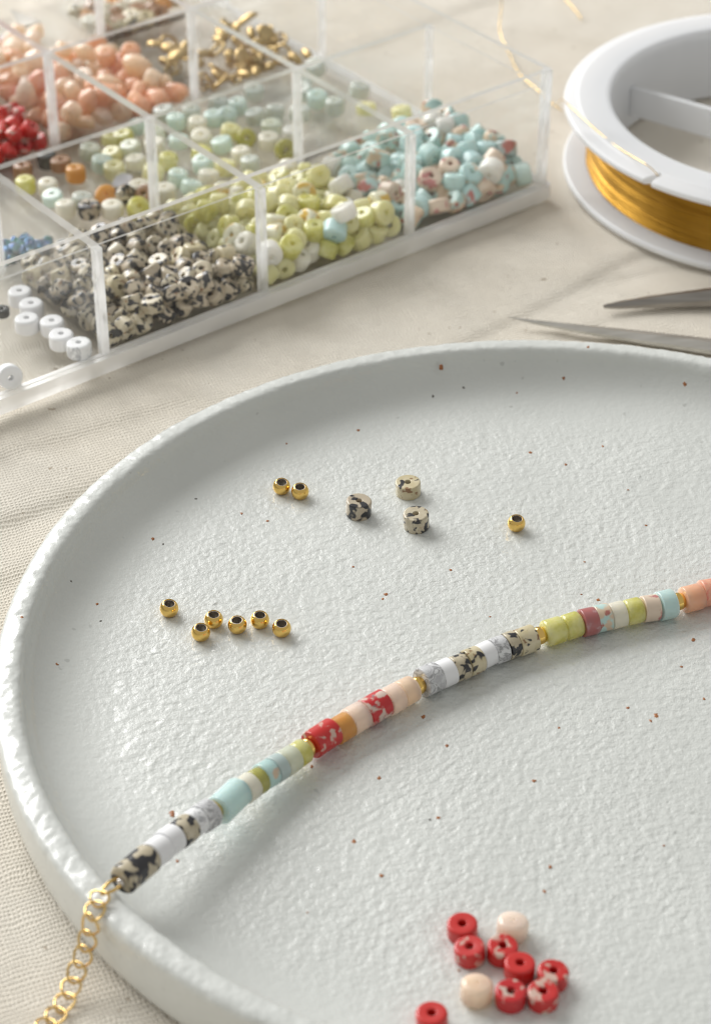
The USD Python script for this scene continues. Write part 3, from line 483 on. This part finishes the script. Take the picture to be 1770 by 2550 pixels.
put('top_edge', sub(is_rim), K['rim'], cbox, (0, 0, 0), RB)
put('base_edge', sub(is_base), K['edge'], cbox, (0, 0, 0), RB)  # base faces whitened to show window light piped through the acrylic
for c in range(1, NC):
    for r in range(1, NR):   # white prism added inside each divider crossing, standing in for refracted light
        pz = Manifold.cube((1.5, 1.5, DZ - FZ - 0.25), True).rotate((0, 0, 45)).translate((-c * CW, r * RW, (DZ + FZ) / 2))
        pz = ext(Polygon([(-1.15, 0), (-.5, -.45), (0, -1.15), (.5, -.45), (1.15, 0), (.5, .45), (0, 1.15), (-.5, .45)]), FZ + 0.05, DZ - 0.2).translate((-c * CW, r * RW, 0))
        put('crossing_light_post', arr(pz, 30), K['post'], cbox, (0, 0, 0), RB)
put('floor_light_strip', arr(Manifold.cube((W_ - 3.4, 0.85, 0.45)).translate((-W_ + 1.7, 0.35, 2.7)), 30), K['edge'], cbox, (0, 0, 0), RB)  # white strip added inside the wall foot as a painted light line
put('floor_light_strip', arr(Manifold.cube((0.85, D_ - 3.4, 0.45)).translate((-1.2, 1.7, 2.7)), 30), K['edge'], cbox, (0, 0, 0), RB)  # same added light line along the right wall
for c in range(1, NC):     # white bar added in each front joint, standing in for trapped light
    put('joint_light_bar', arr(Manifold.cube((1.5, 1.3, DZ - FZ - 0.25)).translate((-c * CW - 0.75, 0.3, FZ + 0.1)), 30), K['post'], cbox, (0, 0, 0), RB)
put('joint_light_bar', arr(Manifold.cube((1.5, 1.5, RZ - FZ - 0.3)).translate((-1.65, 0.15, FZ + 0.1)), 30), K['post'], cbox, (0, 0, 0), RB)  # added white bar painting the bright light in the front right corner
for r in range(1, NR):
    put('joint_light_bar', arr(Manifold.cube((1.1, 1.25, DZ - FZ - 0.25)).translate((-1.45, r * RW - 0.62, FZ + 0.1)), 30), K['post'], cbox, (0, 0, 0), RB)  # added white bars for light caught along the right wall

# ------------------------------------------------------------------ heaps of beads in the box
def settle(n, c, r, rad, tilt=(0, 0), seed=0, it=420, span=(0, 1, 0, 1)):
    """drops n balls into compartment (c, r) and lets them come to rest -> positions (u right-left, v front-back, z) in the box's frame"""
    g = np.random.default_rng(seed)
    x1 = -c * CW - (WT if c == 0 else WT / 2); x0 = -(c + 1) * CW + WT / 2; y0 = r * RW + (WT if r == 0 else WT / 2); y1 = (r + 1) * RW - WT / 2
    lo = np.array([x0, y0, FZ]) + rad; hi = np.array([x1, y1, 99.0]) - rad
    sx, sy = hi[0] - lo[0], hi[1] - lo[1]
    p = np.stack([lo[0] + sx * g.uniform(span[0], span[1], n), lo[1] + sy * g.uniform(span[2], span[3], n), FZ + rad + g.uniform(0, 1, n) * n * rad ** 3 * 9 / (sx * sy) * 2.2], 1)
    grav = np.array([tilt[0], tilt[1], -1.0]) * 0.10
    for k in range(it):
        p += grav * (1.0 if k < it - 80 else 0.35)
        for _ in range(2):
            d = p[:, None] - p[None]; L = np.sqrt((d ** 2).sum(-1)) + np.eye(n) * 99
            o = np.clip(2 * rad - L, 0, None); w = (o / L * 0.35)[..., None] * d
            p += np.clip(w.sum(1), -0.5, 0.5); p = np.clip(p, lo, hi)
    return p
CAMP = np.array([0, 0, CAM_H])
def seen(Pw, rad):
    """which balls of a heap the photograph shows anything of"""
    g = np.random.default_rng(3); S = g.normal(0, 1, (40, 3)); S /= np.linalg.norm(S, axis=1, keepdims=True); keep = []
    for k in range(len(Pw)):
        d = CAMP - Pw[k]; d /= np.linalg.norm(d); T = Pw[k] + rad * 1.05 * S[(S @ d) > 0.05]
        o = np.delete(Pw, k, 0); w = o[None] - T[:, None]; dd = CAMP - T; dd /= np.linalg.norm(dd, axis=1, keepdims=True)
        al = (w * dd[:, None]).sum(-1); L2 = (w ** 2).sum(-1) - al ** 2
        keep.append(bool((~((al > 0) & (L2 < (rad * 0.92) ** 2)).any(1)).sum() >= 1))
    return np.array(keep)
LOOK = {'aqp': 'plain pale aqua', 'aq': 'aqua, lightly mottled', 'aqt': 'tan and aqua', 'aqr': 'aqua with rust red', 'gaq': 'greyish aqua', 'ygl': 'pale yellow', 'yg': 'yellow-green', 'cream': 'cream', 'offw': 'off-white', 'amber': 'cream with amber stain', 'dal': 'cream with black spots', 'dal3': 'cream with large black blotches', 'dal2': 'tan with dark specks',
        'coral': 'coral orange', 'coralv': 'streaked coral', 'peach': 'peach', 'blush': 'blush white', 'red': 'red with pale flecks', 'redp': 'plain red', 'redw': 'red blotched with beige', 'orange': 'orange brown', 'brown': 'brown', 'blueb': 'iridescent blue', 'amberp': 'beige and pink', 'mint': 'mint green'}
def spot(q, c, r, top):
    u = (-q[0] / CW) - c; w = q[1] / RW - r
    if q[2] > top: return 'on top of'
    if w < 0.22: return 'low at the front of'
    if u < 0.22: return 'at the right side of'
    if u > 0.78: return 'at the left side of'
    if w > 0.75: return 'at the back of'
    return 'in the middle of'
def heap(name, keys, n, c, r, rad, where, noun, shapes=SHAPES, seed=0, tilt=(0, 0), upright=0.35, scale=1.0, cat='bead', **kw):
    g = np.random.default_rng(seed + 100); P = settle(n, c, r, rad, tilt, seed, **kw); Pw = np.array([BX[0], BX[1], 0]) + P @ RB.T
    ks = list(keys); pr = np.array([keys[k] for k in ks], float); pr /= pr.sum(); vis = seen(Pw, rad); top = np.quantile(P[:, 2], 0.85)
    for p, pw, ok in zip(P, Pw, vis):
        ax = g.normal(0, 1, 3) * (1 - upright) + np.array([0, 0, 1.0]) * upright * 2
        A = shapes[g.integers(len(shapes))]; s = scale * g.uniform(0.93, 1.07); key = ks[g.choice(len(ks), p=pr)]; sp = g.uniform(0, 6)
        if not ok: continue
        lb = '%s %s %s %s' % (LOOK[key], noun, spot(p, c, r, top), where)
        put(name, (A[0] * s, A[1], A[2]), K[key], None, pw, rot_to(ax, sp), label=lb, cat=cat, group=lb)
heap('aqua_bead', {'aqp': 4, 'aq': 2.5, 'aqt': 4.5, 'aqr': 1.2, 'gaq': 0.6, 'amberp': 1.2, 'mint': 0.6, 'offw': 0.6}, 104, 0, 0, 1.86, 'the right front heap', 'bead', seed=1, tilt=(0.10, -0.10), scale=1.17)
heap('yellow_bead', {'ygl': 6, 'yg': 2.2, 'cream': 1.4, 'offw': 0.8, 'amber': 0.6, 'aqp': 0.2}, 118, 1, 0, 1.84, 'the yellow-green front heap', 'bead', seed=2, tilt=(0, -0.12), scale=1.15)
heap('spotted_bead', {'dal': 5, 'dal3': 4, 'dal2': 0.7}, 146, 2, 0, 1.70, 'the spotted front heap', 'bead', seed=3, tilt=(0.02, -0.13), scale=1.03)
CHIPS = []
for s in range(6):
    ic = trimesh.creation.icosphere(3, 1.0); v = ic.vertices * np.array([2.7, 2.0, 1.7]) * (0.85 + 0.1 * (s % 3))
    v = v * (0.72 + 0.56 * meshkit.noise(ic.vertices * 1.1 + 9 + s * 5, s)[:, None]); CHIPS.append(arr((v, ic.faces), True))
heap('coral_bead', {'coral': 4, 'coralv': 1.5, 'peach': 3, 'blush': 2}, 72, 1, 2, 2.15, 'the coral heap', 'chip', shapes=CHIPS[:4] + SHAPES[5:], seed=4, tilt=(-0.05, -0.08), scale=1.08)
heap('red_bead', {'red': 3, 'redp': 2, 'redw': 1}, 105, 2, 2, 1.66, 'the red heap', 'bead', seed=5, tilt=(0.06, -0.22), it=420)
heap('coral_bead', {'coral': 2, 'peach': 3, 'blush': 2}, 22, 2, 2, 2.1, 'the pink heap', 'chip', shapes=CHIPS, seed=15, tilt=(0.25, 0.4), span=(0.5, 1, 0.7, 1))
heap('coral_bead', {'coral': 2, 'peach': 3, 'blush': 2, 'orange': 0.6, 'cream': 1}, 14, 1, 3, 2.1, 'the peach heap', 'chip', shapes=CHIPS, seed=6, span=(0.1, 0.7, 0, 0.35))
heap('tan_bead', {'brown': 2, 'dal2': 2, 'orange': 1, 'cream': 1}, 26, 0, 3, 1.7, 'the tan heap', 'bead', seed=8, span=(0, 0.75, 0, 0.4), upright=0.5)

# single beads lying apart in the middle row
INB = []
def inbox(name, px, key, label, group, z=1.3, tilt=(0, 0, 1), shape=None, s=1.08):
    p = backd(px, FZ + z); INB.append(p); A = shape or SHAPES[rng.integers(len(SHAPES))]
    return put(name, (A[0] * s, A[1], A[2]), K[key], None, p, rot_to(tilt, rng.uniform(0, 6)), label=label, cat='bead', group=group)
GM = 'green and cream beads scattered in the middle row of the box'
z1 = [((1120, 710), 'cream'), ((1145, 780), 'cream'), ((1260, 820), 'mint'), ((1215, 670), 'mint'), ((1310, 745), 'ygl'), ((1395, 785), 'olive'), ((1525, 800), 'cream'), ((1540, 725), 'gtr'), ((1370, 880), 'cream'), ((1290, 660), 'mint'), ((1440, 520), 'sage'), ((1560, 640), 'sage'), ((1000, 690), 'mint'), ((700, 780), 'yg'), ((740, 840), 'gtr'),
      ((580, 930), 'mint'), ((650, 965), 'ygl'), ((770, 920), 'cream'), ((1010, 1010), 'mint'), ((1150, 930), 'mint'), ((1185, 1000), 'cream'), ((790, 1065), 'cream'), ((630, 790), 'ygl'), ((510, 860), 'gtr'), ((1085, 640), 'sage'), ((1450, 660), 'sage'), ((1350, 600), 'mint'), ((880, 760), 'gtr'), ((930, 640), 'sage'), ((1240, 590), 'sage'), ((1620, 850), 'olive'), ((1700, 640), 'sage'), ((1660, 760), 'offw'), ((1720, 520), 'sage'), ((1800, 560), 'mint'), ((1790, 380), 'sage'), ((1900, 600), 'sage')]
for (x, y), k_ in z1:
    inbox('stone_bead', (x / 2.528, y / 2.528), k_, '%s bead standing apart in the middle row, %s' % ({'cream': 'cream', 'mint': 'mint green', 'ygl': 'pale yellow', 'olive': 'olive green', 'gtr': 'cloudy green', 'sage': 'grey-green', 'yg': 'yellow-green', 'offw': 'off-white'}[k_], 'left of the divider crossing' if x < 840 else ('under the gold heap' if x > 1420 and y < 700 else 'below the coral heap')), GM, tilt=(rng.normal(0, .12), rng.normal(0, .12) - 0.05, 1) if k_ != 'olive' else (0.2, -0.8, 0.6))
GB = 'brown beads at the left of the middle row'
for (x, y), k_, lb in (((130, 970), 'brown', 'dark brown bead behind the yellow-green one at the left'), ((345, 930), 'brown', 'brown ring bead touching the pink-topped brown bead'), ((430, 985), 'orange', 'brown bead with a pinkish top standing in the middle row'), ((265, 905), 'dark', 'blackish bead behind the brown ring bead'), ((145, 1050), 'yg', 'yellow-green bead with pale top near the left divider')):
    inbox('stone_bead', (x / 2.528, y / 2.528), k_, lb, GB)
for (x, y), k_, lb in (((200, 470), 'dal3', 'tall glossy black and cream bead standing left of the small spotted group'), ((252, 470), 'cream', 'short cream bead in front of the small spotted group'), ((280, 440), 'dal', 'cream bead turned with its hole to the front in the small spotted group'), ((238, 442), 'orange', 'pinkish brown bead at the back of the small spotted group'), ((310, 468), 'yg', 'glossy yellow-green bead at the right of the small spotted group'), ((330, 440), 'brown', 'dark mottled bead beside the group'), ((370, 432), 'cream', 'cream bead leaning at the right of the group')):
    inbox('stone_bead', (x, y), k_, lb, 'small spotted group against the middle divider', z=1.9 if k_ == 'dal3' else 1.4, tilt=(0, 0, 1) if k_ in ('cream', 'dal3') else (rng.normal(0, .5), -0.5, 0.7), s=1.1)
g5 = np.random.default_rng(55)
for c, nn, u1 in ((0, 4, 1.0), (1, 13, 1.0), (2, 4, 0.45)):
    for _ in range(nn):
        for _try in range(60):
            p = cellpt(c + g5.uniform(0.09, 0.91 * u1), 1 + g5.uniform(0.09, 0.91), FZ + 1.3)
            if min(np.linalg.norm(p[:2] - o[:2]) for o in INB) > 4.1: break
        else: continue
        INB.append(p); k_ = ['cream', 'mint', 'sage', 'ygl', 'gtr', 'yg'][g5.integers(6)]; A = SHAPES[g5.integers(len(SHAPES))]
        lb = '%s bead in the sparse layer of the %s middle compartment' % ({'cream': 'cream', 'mint': 'mint green', 'sage': 'grey-green', 'ygl': 'pale yellow', 'gtr': 'cloudy green', 'yg': 'yellow-green'}[k_], ['right', 'second', 'third'][c])
        put('stone_bead', (A[0] * 1.06, A[1], A[2]), K[k_], None, p, rot_to((g5.normal(0, .15), g5.normal(0, .15), 1), g5.uniform(0, 6)), label=lb, cat='bead', group=lb)
# white beads at the left front
for (x, y), lb in (((115, 590), 'white disc bead farthest back of the white row in the left front compartment'), ((180, 660), 'white disc bead, second from the back of the white row'), ((155, 745), 'white disc bead nearest the left edge in the white row'), ((298, 760), 'white disc bead in the middle of the white row'), ((350, 835), 'white disc bead next to last in the white row'), ((450, 885), 'white bead with a dark vein at the front end of the white row')):
    inbox('white_bead', ((x / 2.28) / DS, (480 + y / 2.28) / DS), 'how' if y > 880 else 'white', lb, 'white beads in the left front compartment', shape=SHAPES[0])
inbox('white_bead', (20, 845), 'white', 'pale grey-white bead standing on its edge by the front wall at the left', 'white beads in the left front compartment', z=1.9, tilt=(0.35, -0.8, 0.35), shape=SHAPES[1])
inbox('dark_bead', (5, 700), 'dark', 'small shiny dark grey bead at the left edge of the box', 'dark bead at the left edge', z=1.2, shape=SHAPES[3], s=0.7)
heap('seed_bead', {'blueb': 1}, 26, 2, 1, 0.95, 'the blue heap', 'seed bead', scale=0.52, seed=9, span=(0.0, 0.28, 0.0, 0.2), tilt=(-0.2, -0.2), cat='seed bead')
# gold charms
def seed_charm():
    ic = trimesh.creation.icosphere(3, 1.0); v = ic.vertices * np.array([2.1, 1.0, 0.9]); return arr((v, ic.faces), True)
RING = arr(tube([(2.0 * math.cos(t), 2.0 * math.sin(t), 0) for t in np.linspace(0, 2 * np.pi, 36, endpoint=False)], 0.36, 10, True), True)
ic = trimesh.creation.icosphere(3, 1.0); v = ic.vertices * np.array([2.9, 2.1, 1.5]); v[:, 2] = np.where(v[:, 2] < 0, v[:, 2] * 0.15, v[:, 2]) - 0.25 * np.exp(-(v[:, 1] / 0.35) ** 2) * (v[:, 2] > 0)
SHELL = arr((v, ic.faces), True); SEED = seed_charm()
KNOT = arr(tube([((1.0 + 0.45 * math.cos(3 * t)) * math.cos(2 * t) * 1.2, (1.0 + 0.45 * math.cos(3 * t)) * math.sin(2 * t) * 1.2, 0.6 * math.sin(3 * t)) for t in np.linspace(0, 2 * np.pi, 60, endpoint=False)], 0.3, 8, True), True)
g = np.random.default_rng(77)
for n_, p in enumerate(settle(44, 0, 2, 1.55, (0.05, -0.18), 21)):
    A = [SEED, RING, SHELL, KNOT, SEED][n_ % 5]; nm = ['gold_charm', 'gold_ring', 'gold_charm', 'gold_charm', 'gold_charm'][n_ % 5]
    lb = ['oval gold charm', 'small gold jump ring', 'domed gold shell charm', 'knotted gold link', 'oval gold charm'][n_ % 5] + ' in the gold heap at the back of the box'
    put(nm, A, K['charm'], None, np.array([BX[0], BX[1], 0]) + RB @ p, rot_to(g.normal(0, .6, 3) + np.array([0, 0, 1]), g.uniform(0, 6)), label=lb, cat='charm', group='gold findings: ' + ['oval charms', 'jump rings', 'shell charms', 'knotted links', 'oval charms'][n_ % 5])
# lilac squares added in place of rainbow light spots
sq = ext(rrect(-1.6, -1.6, 1.6, 1.6, 0.3), 0, 0.12); sqA = arr(sq, 30)
for n_, (x, y) in enumerate([(275, 405), (20, 85), (325, 12)]):
    p = backd((x, y), FZ + 0.6); put('rainbow_light_chip', sqA, K['light_chip'], None, p, rot_to((g.normal(0, .2) + 0.15, g.normal(0, .2) - 0.2, 1), g.uniform(0, 3)), label='small lilac square added for a rainbow light spot among the beads', cat='light_chip', group='lilac squares for rainbow light in the box')
tri = ext(Polygon([(-4, -1.5), (4, -2.2), (3, 3.0)]), 0, 0.5)
put('metal_charm', arr(tri, 30), K['steel'], None, backd((52, 40), FZ + 0.3), rot_to((0.1, -.1, 1), 0.5), label='flat dull silver triangular charm in the top left compartment', cat='charm')

# ------------------------------------------------------------------ spool of gold wire
SC = np.array([83.73, 397.95]); ST, SB = 15.3, 1.3
spool = thing('wire_spool', (*SC, 0), label='white plastic spool wound with gold wire, at the upper right edge', cat='spool')
def M_(profile, n=160):
    v, f = revolve(profile, n); return Manifold(m3.Mesh(v.astype(np.float32), f.astype(np.uint32)))
def rp(r0, r1, z0, z1, c, seg=4):
    P = []
    for (cx, cz, s) in ((r0 + c, z0 + c, np.pi), (r1 - c, z0 + c, 1.5 * np.pi), (r1 - c, z1 - c, 0), (r0 + c, z1 - c, np.pi / 2)):
        for k_ in range(seg + 1): P.append((cx + c * math.cos(s + k_ / seg * np.pi / 2), cz + c * math.sin(s + k_ / seg * np.pi / 2)))
    return P
pt_ = [(34.5, ST - 2.2), (42.2, ST - 2.2), (43.3, ST - 2.05), (43.75, ST - 1.5), (43.6, ST - 0.95), (43.0, ST - 0.62), (41.6, ST - 0.42), (41.0, ST - 0.12), (40.6, ST), (36.0, ST), (35.2, ST - 0.1), (34.7, ST - 0.4), (34.5, ST - 0.9)]
fl = M_(pt_)
npx = back((1634, 434), ST)[:2] - SC; na = math.atan2(npx[1], npx[0])
slot = Manifold.cube((8, 0.75, 8), True).translate((43.5, 0, ST - 1)).rotate((0, 0, math.degrees(na)))
tcut = Manifold.cylinder(8, 0.8, 0.8, 16, True).translate((39.6, 0, ST - 1)).rotate((0, 0, math.degrees(na)))
cut2 = Manifold.cube((7, 0.8, 8), True).rotate((0, 0, 38)).translate((42.5, -1.5, ST - 1)).rotate((0, 0, math.degrees(na)))
cut1 = Manifold.hull(Manifold.cylinder(8, 0.5, 0.5, 16, True).translate((41.4, 0, ST - 1)) + Manifold.cylinder(8, 1.0, 1.0, 16, True).translate((44.2, -0.9, ST - 1))).rotate((0, 0, math.degrees(na)))
fl = fl - cut1
put('top_flange', arr(fl, 40), K['plastic'], spool)
put('core', arr(revolve([(34.5, 0.2), (36.6, 0.2), (36.6, ST - 2.2), (34.5, ST - 2.2)], 160), 40), K['plastic'], spool)
put('bottom_flange', arr(revolve(rp(36.62, 43.2, 0.0, 1.5, 0.6), 160), 40), K['plastic'], spool)
RWD = 38.7
zz_ = np.linspace(1.55, ST - 2.25, 220); pw = [(RWD - 0.12 + 0.17 * abs(math.sin(np.pi * (z) / 0.44)) + 0.0 * z, z) for z in zz_]
v, f = revolve([(36.7, 1.55)] + pw + [(36.7, ST - 2.25)], 220)
ang = np.arctan2(v[:, 1], v[:, 0]); big = np.hypot(v[:, 0], v[:, 1]) > 37.5
rad_ = 0.22 * (meshkit.noise(np.c_[ang * 3, v[:, 2] * 2.0, v[:, 2] * 0], 4) - 0.5) * big; v[:, 0] += np.cos(ang) * rad_; v[:, 1] += np.sin(ang) * rad_
v[:, 2] += (0.16 * np.sin(ang * 2 + v[:, 2] * 0.8) + 0.10 * np.sin(ang * 5 + v[:, 2] * 2.3)) * big * np.clip(np.minimum(v[:, 2] - 1.6, ST - 2.3 - v[:, 2]), 0, 1)
put('wire_winding', arr((v, f), True), K['wire'], spool)
# spokes and hub inside the ring
sp0 = back((1603, 222), 9.0)[:2] - SC; sa_ = math.atan2(sp0[1], sp0[0])
for k_ in range(4):
    b_ = Manifold.cube((28.5, 1.3, 6.0)).translate((6.2, -0.65, 3.0)).rotate((0, 0, math.degrees(sa_) + 90 * k_))
    put('spoke', arr(b_, 30), K['plastic'], spool)
put('hub', arr(revolve(rp(4.0, 6.2, 0.0, 9.0, 0.4), 48), 40), K['plastic'], spool)
# the loose wire end: over the flange, then across the cloth
n3 = np.array([*back((1634, 430), ST)[:2], ST + 0.1])
wp = [back((1640, 452), ST - 3), n3 + np.array([-.3, .2, 0.1]), back((1560, 380), ST + 0.25), back((1470, 310), ST + 0.25), back((1410, 255), ST + 0.2), back((1396, 246), ST - 3), back((1392, 268), 5), back((1400, 275), 2.2), back((1385, 265), 1.0), back((1350, 232), 0.4), back((1300, 190), 0.3), back((1262, 120), 0.3), back((1245, 80), 0.8), back((1248, 20), 2.2), back((1262, -60), 2.5), back((1320, -100), 1.8), back((1385, -30), 0.8), back((1420, 10), 0.4), back((1447, 46), 0.3)]
put('wire_end', arr(tube(spline(wp, 160) - np.array([*SC, 0]), np.r_[np.full(60, 0.10), np.full(100, 0.125)], 8), True), K['chain'], spool)

# ------------------------------------------------------------------ the steel snips
def blade(tip, ctrs, halfw, thick, z0):
    """tapered blade through plan points; halfw per point; a ridge along the top"""
    n = len(ctrs); c = np.array(ctrs, float); t = np.gradient(c, axis=0); t /= np.linalg.norm(t, axis=1, keepdims=True); s = np.c_[-t[:, 1], t[:, 0]]
    rings = []
    for k_ in range(n):
        h, w, T = z0[k_], halfw[k_], thick[k_]
        pts = [(-w, 0.0), (-w * 0.9, T * 0.45), (-w * 0.15, T), (w * 0.45, T * 0.92), (w, T * 0.35), (w * 0.95, 0.0)]
        rings.append([[c[k_, 0] + s[k_, 0] * a_, c[k_, 1] + s[k_, 1] * a_, h + b_] for a_, b_ in pts])
    v = np.array(rings).reshape(-1, 3); m = 6
    F = []
    for i_ in range(n - 1):
        for j_ in range(m):
            a_, b_, c_, d_ = i_ * m + j_, i_ * m + (j_ + 1) % m, (i_ + 1) * m + (j_ + 1) % m, (i_ + 1) * m + j_
            F += [[a_, b_, c_], [a_, c_, d_]]
    F += [[0, k2 + 1, k2] for k2 in range(1, m - 1)] + [[(n - 1) * m, (n - 1) * m + k2, (n - 1) * m + k2 + 1] for k2 in range(1, m - 1)]
    me = trimesh.Trimesh(v, np.array(F), process=False); me.fix_normals(); return me
def pl(px, z=1.0): return back(px, z)[:2]
tl = pl((1265, 786)); snb = np.array([*tl, 0])
sn = thing('scissors', (tl[0], tl[1], 0), label='pair of pointed steel scissor blades on the cloth between plate and spool, right edge', cat='scissors')
lo_ = [pl((1265, 786)), pl((1330, 797)), pl((1450, 814)), pl((1600, 834)), pl((1770, 857)), pl((1950, 872)), pl((2150, 868))]
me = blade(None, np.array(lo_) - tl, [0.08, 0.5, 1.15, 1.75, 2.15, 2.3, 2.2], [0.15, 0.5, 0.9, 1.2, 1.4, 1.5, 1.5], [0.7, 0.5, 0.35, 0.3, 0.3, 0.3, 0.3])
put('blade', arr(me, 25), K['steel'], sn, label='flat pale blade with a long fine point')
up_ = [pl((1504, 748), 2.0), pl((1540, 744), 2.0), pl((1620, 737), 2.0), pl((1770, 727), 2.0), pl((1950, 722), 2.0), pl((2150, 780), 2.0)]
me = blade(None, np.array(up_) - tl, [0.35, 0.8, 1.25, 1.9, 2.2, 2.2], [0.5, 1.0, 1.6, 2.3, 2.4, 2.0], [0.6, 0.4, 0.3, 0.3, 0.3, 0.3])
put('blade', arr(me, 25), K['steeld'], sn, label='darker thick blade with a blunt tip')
bow = spline([np.r_[up_[-1] - tl, 1.2], np.r_[(up_[-1] + lo_[-1]) / 2 - tl + np.array([9.0, 0]), 1.2], np.r_[lo_[-1] - tl, 1.2]], 20)
put('handle_bow', arr(tube(bow, 1.1, 10), True), K['steeld'], sn)
